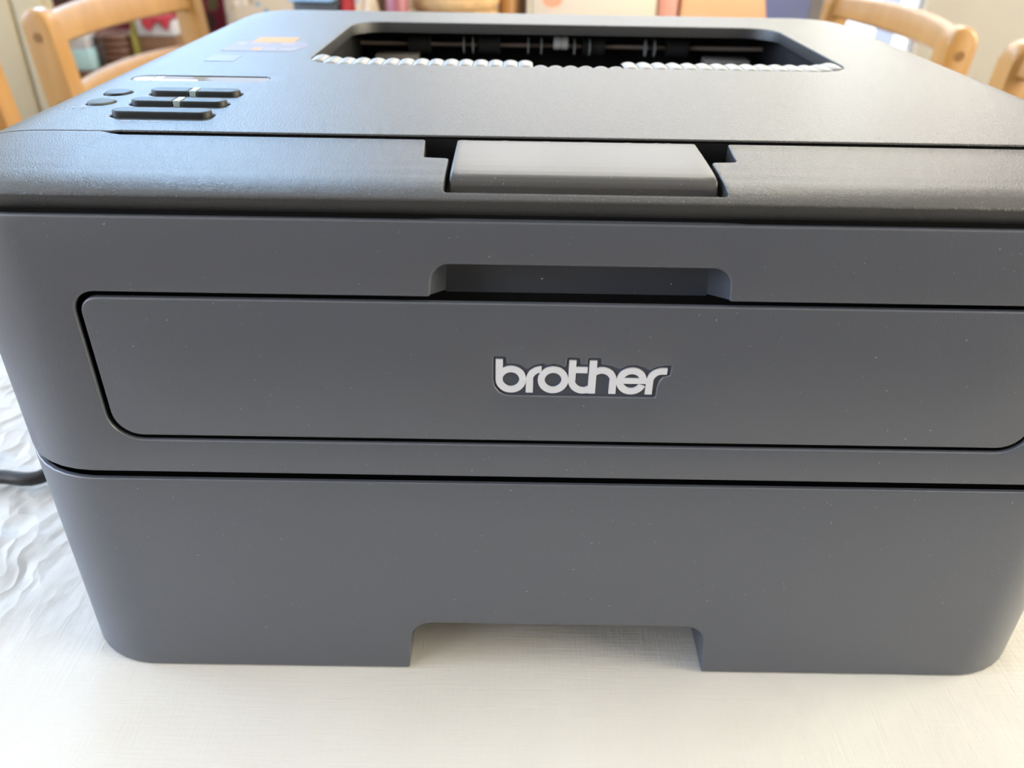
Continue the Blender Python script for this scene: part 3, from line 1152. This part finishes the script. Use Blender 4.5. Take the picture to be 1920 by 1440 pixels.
# ------------------------------------------------------------------ chairs
def make_chair(label, loc, rz, lift=0.0):
    """origin: floor, midway between the rear posts; local x along the back, local y towards the seat front"""
    t = empty('dining_chair', loc, label, 'chair', rz, 'beech dining chairs round the table')
    hw = 0.2025
    H = 0.851

    def back_y(z):      # the posts lean back above the seat
        return -max(0, z - 0.43) * 0.095

    def post(sx):
        prof = []
        d = 0.020
        for z in (0.0, 0.2, 0.43, 0.60, 0.75, H - d):
            prof.append((back_y(z) + 0.019, z))
        for k in range(1, 12):
            a = PI * k / 12
            prof.append((back_y(H - d) + 0.019 * math.cos(a), H - d + 0.0215 * math.sin(a)))
        for z in (H - d, 0.75, 0.60, 0.43, 0.2, 0.0):
            prof.append((back_y(z) - 0.019, z))
        bm = bmesh.new()
        A = [bm.verts.new((sx * hw - 0.0145, y, z)) for y, z in prof]
        B = [bm.verts.new((sx * hw + 0.0145, y, z)) for y, z in prof]
        fa = bm.faces.new(A)
        fb = bm.faces.new(B[::-1])
        for i in range(len(A)):
            bm.faces.new((A[i], B[i], B[(i + 1) % len(A)], A[(i + 1) % len(A)]))
        bmesh.ops.bevel(bm, geom=list(fa.edges) + list(fb.edges), offset=0.005, segments=3, affect='EDGES', profile=0.5)
        p = obj('rear_post', bm, WOOD, t, ang=50)
        for z in (0.820, 0.738):
            bm = bmesh.new()
            x = sx * (hw + 0.0145)
            cyl(bm, (x - sx * .004, back_y(z), z), (x + sx * .0006, back_y(z), z), 0.0062, 0.0060, n=20)
            obj('plug', bm, PLUG, p)['label'] = 'darker round wooden plug'

    def rail(z0, z1, bow, th=0.018, crown=0.006):
        bm = bmesh.new()
        n = 16
        rows = []
        for k in range(n + 1):
            u = -1 + 2 * k / n
            x = u * (hw - 0.012)
            yc = -bow * (1 - u * u)
            zt_ = z1 + crown * (1 - u * u)
            yb0, yb1 = back_y(z0), back_y(zt_)
            e = 0.004
            rows.append([bm.verts.new(c) for c in (
                (x, yb0 + yc + th / 2 - e, z0), (x, yb0 + yc + th / 2, z0 + e), (x, yb1 + yc + th / 2, zt_ - e), (x, yb1 + yc + th / 2 - e, zt_),
                (x, yb1 + yc - th / 2 + e, zt_), (x, yb1 + yc - th / 2, zt_ - e), (x, yb0 + yc - th / 2, z0 + e), (x, yb0 + yc - th / 2 + e, z0))])
        for a, b in zip(rows, rows[1:]):
            for k in range(8):
                bm.faces.new((a[k], a[(k + 1) % 8], b[(k + 1) % 8], b[k]))
        bm.faces.new(rows[0])
        bm.faces.new(rows[-1][::-1])
        obj('back_rail', bm, WOOD, t, ang=50)
    post(-1)
    post(1)
    rail(0.806 + lift, 0.842 + lift * .4, 0.022)
    rail(0.718, 0.752, 0.022)
    rail(0.62, 0.650, 0.018)
    obj('seat', newbox(-.205, .205, .018, .405, .430, .452, bev=.006), WOOD, t)
    for sx in (-1, 1):
        obj('front_leg', newbox(sx * .175 - .017, sx * .175 + .017, .345, .379, 0, .4295, bev=.004), WOOD, t)
        obj('stretcher', newbox(sx * .178 - .009, sx * .178 + .009, .0185, .3445, .16, .185, bev=.003), WOOD, t)
        obj('side_apron', newbox(sx * .178 - .010, sx * .178 + .010, .0195, .3445, .375, .4295, bev=.002), WOOD, t)
    obj('front_apron', newbox(-.1575, .1575, .352, .372, .375, .4295, bev=.002), WOOD, t)
    return t


# the back of each chair stands away from the table; the posts' tops lean outwards by about 4 cm
make_chair('light beech chair left of the table with its whole top rail in view', (-.5545, 1.0875, ZF), -PI / 2 - .09)
make_chair('light beech chair at the far left edge, only part of one post in view', (-.578, .527, ZF), -PI / 2 - .03)
make_chair('light beech chair right of the table before the bright window', (.483, 1.07, ZF), PI / 2 + .025, .008)
make_chair('light beech chair cut off by the right edge of the picture', (.517, .555, ZF), PI / 2 + .04, .008)

# ------------------------------------------------------------------ far end of the table and the room behind
STRAW = mat('straw_weave', (0.42, 0.27, 0.13), 0.8, 0.6, 160, var=0.45, vscale=60, dist=0.004)
CREAM = mat('cream_card', (0.56, 0.47, 0.375), 0.6, 0.02, 60, var=0.03, vscale=12)
CORAL = mat('coral_print', (0.62, 0.27, 0.165), 0.6, 0.02, 60, var=0.15, vscale=20)
PINK = mat('salmon_card', (0.55, 0.26, 0.20), 0.6, 0.02, 60, var=0.15, vscale=15)
ORANGE = mat('peach_paper', (0.60, 0.32, 0.16), 0.65, 0.15, 30, var=0.22, vscale=9)
RED = mat('red_paint', (0.50, 0.035, 0.04), 0.45, 0.03, 60)
SKYB = mat('pale_blue_plastic', (0.33, 0.55, 0.86), 0.4, 0.03, 60)
SLATE = mat('dark_slate', (0.05, 0.06, 0.07), 0.5, 0.03, 60)
BRN = mat('brown_glaze', (0.22, 0.12, 0.07), 0.4, 0.05, 60, var=0.3, vscale=30)
AMBER = mat('amber_contents', (0.42, 0.20, 0.06), 0.4, 0.05, 60, var=0.3, vscale=60)
MAROON = mat('dusty_pink_glaze', (0.26, 0.08, 0.10), 0.4, 0.05, 60, var=0.1)
TEAL = mat('teal_paint', (0.08, 0.20, 0.20), 0.5, 0.03, 60)
FLUFF = mat('cream_wool', (0.82, 0.70, 0.52), 0.9, 0.6, 120, dist=0.004)
BLUEC = mat('violet_blue_paint', (0.19, 0.21, 0.36), 0.5, 0.03, 60)
WHITEC = mat('white_card', (0.60, 0.60, 0.66), 0.5, 0.03, 60)
CYAN = mat('pale_cyan_card', (0.52, 0.80, 0.90), 0.35, 0.03, 60, var=0.15, vscale=15)
OLIVE = mat('olive_glass', (0.36, 0.31, 0.08), 0.3, 0.03, 60)
REDC = mat('red_cloth', (0.42, 0.03, 0.05), 0.85, 0.3, 60, var=0.3, vscale=30)
BURG = mat_dots('burgundy_floral_cloth', (0.16, 0.012, 0.03), [(0.05, 0.02, 0.02), (0.30, 0.03, 0.06), (0.12, 0.10, 0.05), (0.22, 0.02, 0.04)], 14, 0.42)
SPOT = mat_dots('spotted_beige_cloth', (0.62, 0.53, 0.44), [(0.25, 0.40, 0.52), (0.40, 0.30, 0.20), (0.42, 0.36, 0.60), (0.78, 0.72, 0.66)], 42, 0.30)
CURT = mat('cream_board_paint', (0.52, 0.45, 0.31), 0.9, 0.15, 200)

Z0 = 0.0003


def lay(name, bm, m, label, cat, group=None, **k):
    return tag(obj(name, bm, m, **k), label, cat, group)


# straw basket
b = empty('straw_basket', (-.122, 1.25, Z0), 'tan straw basket behind the printer, left of the floral box', 'basket')
bm = bmesh.new()
for k in range(8):
    z = .012 + k * .020
    r = .058 + .010 * k / 7
    tube(bm, [(r * math.cos(t) * 1.05, r * math.sin(t), z) for t in np.linspace(0, 2 * PI, 17)], .0112, 8)
obj('coil', bm, STRAW, b)
bm = bmesh.new()
tube(bm, [(-.066, 0, .15), (-.060, 0, .22), (0, 0, .27), (.060, 0, .22), (.066, 0, .15)], .007, 8)
obj('handle', bm, STRAW, b)
# jars
for x, y, r, h, m, lab in ((-.031, 1.26, .017, .145, AMBER, 'amber brown jar between the straw basket and the floral box'),
                           (-.0095, 1.31, .010, .150, BRN, 'slim brown bottle tucked against the floral box')):
    j = empty('jar', (x, y, Z0), lab, 'jar')
    bm = bmesh.new()
    lathe(bm, [(r * .8, 0), (r, .004), (r, h * .72), (r * .72, h * .80), (r * .72, h * .86)])
    obj('body', bm, m, j)
    bm = bmesh.new()
    lathe(bm, [(r * .78, h * .861), (r * .80, h * .87), (r * .80, h * .99), (r * .74, h)])
    obj('lid', bm, STRAW, j)
# floral box
b = empty('floral_box', (.108, 1.27, Z0), 'cream box printed with coral petals behind the printer', 'box')
obj('carton', newbox(-.100, .100, -.045, .045, 0, .175, bev=.002), CREAM, b)
for pk, (cx, cz, rr, sq) in enumerate(((-.068, .118, .026, 1.3), (-.052, .150, .024, 1.0), (.03, .155, .018, 1.2))):
    bm = bmesh.new()
    n = 24
    bm.faces.new([bm.verts.new((cx + rr * math.cos(2 * PI * k / n) * (1 + .18 * math.sin(3 * 2 * PI * k / n)), -.0453 - .0004 * pk, cz + rr * sq * math.sin(2 * PI * k / n))) for k in range(n)])
    obj('printed_petal', bm, CORAL, b, smooth=False)
lay('salmon_box', newbox(.2125, .2435, 1.235, 1.30, Z0, .165, bev=.002), PINK, 'narrow salmon pink box between the floral box and the peach bag', 'box')
# peach paper bag with slanting sides
b = empty('paper_bag', (.318, 1.28, Z0), 'peach orange paper bag at the right end of the boxes', 'bag')
bm = bmesh.new()
lo = [(-.070, -.05), (.075, -.05), (.075, .05), (-.070, .05)]
hi = [(-.066, -.012), (.052, -.012), (.052, .012), (-.066, .012)]
A = [bm.verts.new((x, y, 0)) for x, y in lo]
Bm = [bm.verts.new((x * 1.0, y * .96, .06)) for x, y in lo]
Cc = [bm.verts.new((x, y, .20)) for x, y in hi]
for p, q in ((A, Bm), (Bm, Cc)):
    for i in range(4):
        bm.faces.new((p[i], p[(i + 1) % 4], q[(i + 1) % 4], q[i]))
bm.faces.new(A)
bm.faces.new(Cc)
bmesh.ops.bevel(bm, geom=list(bm.edges), offset=.003, segments=2, affect='EDGES')
obj('bag_body', bm, ORANGE, b)
bm = bmesh.new()
tube(bm, [(-.03, 0, .20), (-.028, 0, .24), (0, 0, .255), (.020, 0, .24), (.022, 0, .20)], .002, 8)
obj('handle', bm, ORANGE, b)
# left group
b = empty('storage_tub', (-.345, 1.26, Z0), 'pale blue tub with a dark base behind the printer', 'tub')
obj('base', newbox(-.030, .042, -.05, .05, 0, .088, bev=.004), SLATE, b)
obj('tub', newbox(-.040, .040, -.06, .06, .0885, .17, bev=.008), SKYB, b)
b = empty('red_canister', (-.2905, 1.23, Z0), 'small red canister right of the pale blue tub', 'canister')
bm = bmesh.new()
lathe(bm, [(.0118, 0), (.0125, .002), (.0125, .125), (.0115, .128)])
obj('body', bm, RED, b)
bm = bmesh.new()
lathe(bm, [(.0128, .1285), (.0130, .130), (.0130, .143), (.012, .146)])
obj('lid', bm, RED, b)
bm = bmesh.new()
bmesh.ops.create_uvsphere(bm, u_segments=20, v_segments=14, radius=.052)
for v in bm.verts:
    v.co = Vector((v.co.x * .30, v.co.y * .5, v.co.z + .052)) * 1.0
bmesh.ops.translate(bm, verts=bm.verts, vec=(-.2575, 1.25, Z0))
lay('wool_ball', bm, FLUFF, 'cream woolly ball beside the red canister', 'ball')
b = empty('brown_crock', (-.236, 1.31, Z0), 'brown glazed crock behind the woolly ball', 'pot')
bm = bmesh.new()
lathe(bm, [(.020, 0), (.024, .01), (.0245, .10), (.020, .125), (.022, .135)])
obj('body', bm, BRN, b)
obj('band', newbox(.0246, .0300, -.010, .010, .06, .13, bev=.001), TEAL, b)['label'] = 'teal tag'
bm = bmesh.new()
lathe(bm, [(.010, 0), (.014, .004), (.0175, .06), (.0170, .11), (.012, .13), (.0125, .138)])
bmesh.ops.translate(bm, verts=bm.verts, vec=(-.2035, 1.18, Z0))
lay('pink_vase', bm, MAROON, 'dusty pink vase left of the straw basket', 'vase')


# hanging cloths
def curtain(x0, x1, y0, y1, z0, z1, folds, amp, m, name, label, th=.004):
    bm = bmesh.new()
    n = folds * 14
    rows = []
    d = Vector((x1 - x0, y1 - y0, 0))
    nn = Vector((-d.y, d.x, 0)).normalized()
    for z in (z0, (z0 + z1) / 2, z1):
        f, g = [], []
        for k in range(n + 1):
            u = k / n
            w = amp * (math.sin(2 * PI * folds * u) + .3 * math.sin(2 * PI * folds * 2.3 * u + 1))
            p = Vector((x0, y0, z)) + d * u + nn * w
            f.append(bm.verts.new(p))
            g.append(bm.verts.new(p + nn * th))
        rows.append((f, g))
    for (f0, g0), (f1, g1) in zip(rows, rows[1:]):
        for k in range(n):
            bm.faces.new((f0[k], f0[k + 1], f1[k + 1], f1[k]))
            bm.faces.new((g0[k + 1], g0[k], g1[k], g1[k + 1]))
        bm.faces.new((f0[0], f1[0], g1[0], g0[0]))
        bm.faces.new((f0[n], g0[n], g1[n], f1[n]))
    return tag(obj(name, bm, m, ang=80), label, 'curtain')


b = empty('boarded_screen', (-1.27, 1.63, ZF), 'cream boarded screen at the far left behind the chair', 'screen')
obj('frame', newbox(-.312, .282, -.010, .020, .03, 1.04, bev=.003), CURT, b)
obj('cap_rail', newbox(-.320, .290, -.030, .030, 1.0405, 1.065, bev=.004), CURT, b)
for x in (-.29, .25):
    obj('foot', newbox(x - .025, x + .025, -.12, .12, 0, .0295, bev=.004), CURT, b)
for k in range(9):
    x = -.310 + k * .0660
    obj('plank', newbox(x, x + .0625, -.026 - .004 * (k % 2), -.0105, .035, 1.035, bev=.006), CURT, b)
curtain(-1.55, -.80, 2.36, 2.40, ZF + .01, .30, 7, .015, BURG, 'burgundy_hanging', 'dark burgundy flowered cloth behind the left chair')

# spotted armchair back
b = empty('spotted_armchair', (-.60, 2.16, ZF), 'beige armchair with small coloured spots left of the pale blue tub', 'armchair')
bm = bmesh.new()
box(bm, -.19, .24, -.06, .10, .30, .80, bev=.045, seg=4)
obj('backrest', bm, SPOT, b)
obj('seat_cushion', newbox(-.19, .24, -.50, -.065, .24, .42, bev=.03, seg=3), SPOT, b)
for x in (-.245, .245):
    obj('armrest', newbox(x, x + .05, -.50, .10, .12, .55, bev=.02, seg=3), SPOT, b)
for x in (-.22, .26):
    for y in (-.46, .06):
        bm = bmesh.new()
        cyl(bm, (x, y, 0), (x, y, .122), .016, .02)
        obj('leg', bm, DKWOOD, b)

# brown sideboard with things on it
SBZ = -.135
b = empty('sideboard', (-1.13, 1.96, ZF), 'low dark brown sideboard seen through the left chair back', 'sideboard')
sh = SBZ - ZF
obj('carcass', newbox(-.30, .22, -.17, .17, .05, sh - .0205, bev=.004), DKWOOD, b)
obj('worktop', newbox(-.31, .23, -.18, .18, sh - .02, sh, bev=.003), DKWOOD, b)
for x0, x1 in ((-.295, -.045), (-.035, .215)):
    dd = obj('door', newbox(x0, x1, -.185, -.1705, .07, sh - .03, bev=.002), DKWOOD, b)
    bm = bmesh.new()
    cyl(bm, ((x0 + x1) / 2, -.186, .35), ((x0 + x1) / 2, -.205, .35), .010, .012)
    obj('knob', bm, STEEL, dd)
for x in (-.27, .19):
    for y in (-.14, .14):
        obj('foot', newbox(x - .02, x + .02, y - .02, y + .02, 0, .0495, bev=.002), DKWOOD, b)


# white and pale blue carton, white card box with a red cloth, olive bottle, brown basket
ZS = SBZ + 0.0004
b = empty('two_tone_carton', (-1.055, 1.845, ZS), 'white carton with a pale cyan lower half beside the brown basket', 'carton')
obj('lower_half', newbox(-.052, .036, -.03, .04, 0, .045, bev=.003), CYAN, b)
obj('upper_half', newbox(-.040, .030, -.025, .035, .0455, .078, bev=.003), WHITEC, b)
b = empty('brown_basket', (-.978, 1.88, ZS), 'dark brown woven basket between the carton and the olive bottle', 'basket')
bm = bmesh.new()
for k in range(5):
    tube(bm, [(.038 * math.cos(t), .038 * math.sin(t), .009 + k * .015) for t in np.linspace(0, 2 * PI, 15)], .0085, 8)
obj('coil', bm, DKWOOD, b)
b = empty('olive_bottle', (-.922, 1.86, ZS), 'olive green bottle between the brown basket and the white box', 'bottle')
bm = bmesh.new()
lathe(bm, [(.010, 0), (.0125, .004), (.0125, .075), (.006, .092), (.0055, .118)])
obj('body', bm, OLIVE, b)
bm = bmesh.new()
lathe(bm, [(.0065, .1185), (.0065, .128), (.005, .130)])
obj('cap', bm, OLIVE, b)
b = empty('white_box', (-.862, 1.88, -.1346 + .0), 'white card box with a small blue mark under the red cloth', 'box')
obj('stand', newbox(-.045, .040, -.035, .05, 0, .075, bev=.002), BRN, b)
obj('carton', newbox(-.045, .042, -.04, .055, .0755, .108, bev=.002), WHITEC, b)
obj('blue_mark', newbox(-.022, -.012, -.0408, -.0402, .085, .097), SKYB, b)
bm = bmesh.new()
bmesh.ops.create_grid(bm, x_segments=14, y_segments=10, size=1)
for v in bm.verts:
    x, y = v.co.x, v.co.y
    v.co = Vector((x * .036 + .004, y * .045 - .004, .004 * math.sin(5 * x + 3 * y) + .006))
    if y < -.75:
        v.co = Vector((x * .028 + .002, -.045 - .002, -.012 + .010 * math.sin(4 * x + .6) - (.0))) if y < -.9 else Vector((v.co.x, -.0435, .004))
bmesh.ops.solidify(bm, geom=bm.faces[:], thickness=.0015)
bmesh.ops.translate(bm, verts=bm.verts, vec=(-.862, 1.88, -.1346 + .1105))
lay('red_cloth', bm, REDC, 'crumpled red cloth on top of the white card box', 'cloth', ang=60)
# violet blue cabinet far right
b = empty('blue_cabinet', (.745, 2.52, ZF), 'violet blue cabinet against the back wall left of the bright window', 'cabinet')
obj('carcass', newbox(-.14, .095, -.14, .20, .03, 1.02, bev=.004), BLUEC, b)
dd = obj('door', newbox(-.135, .090, -.155, -.1405, .05, 1.0, bev=.003), BLUEC, b)
bm = bmesh.new()
cyl(bm, (-.11, -.156, .62), (-.11, -.172, .62), .008, .010)
obj('knob', bm, STEEL, dd)
obj('plinth', newbox(-.12, .08, -.12, .18, 0, .0295), SLATE, b)
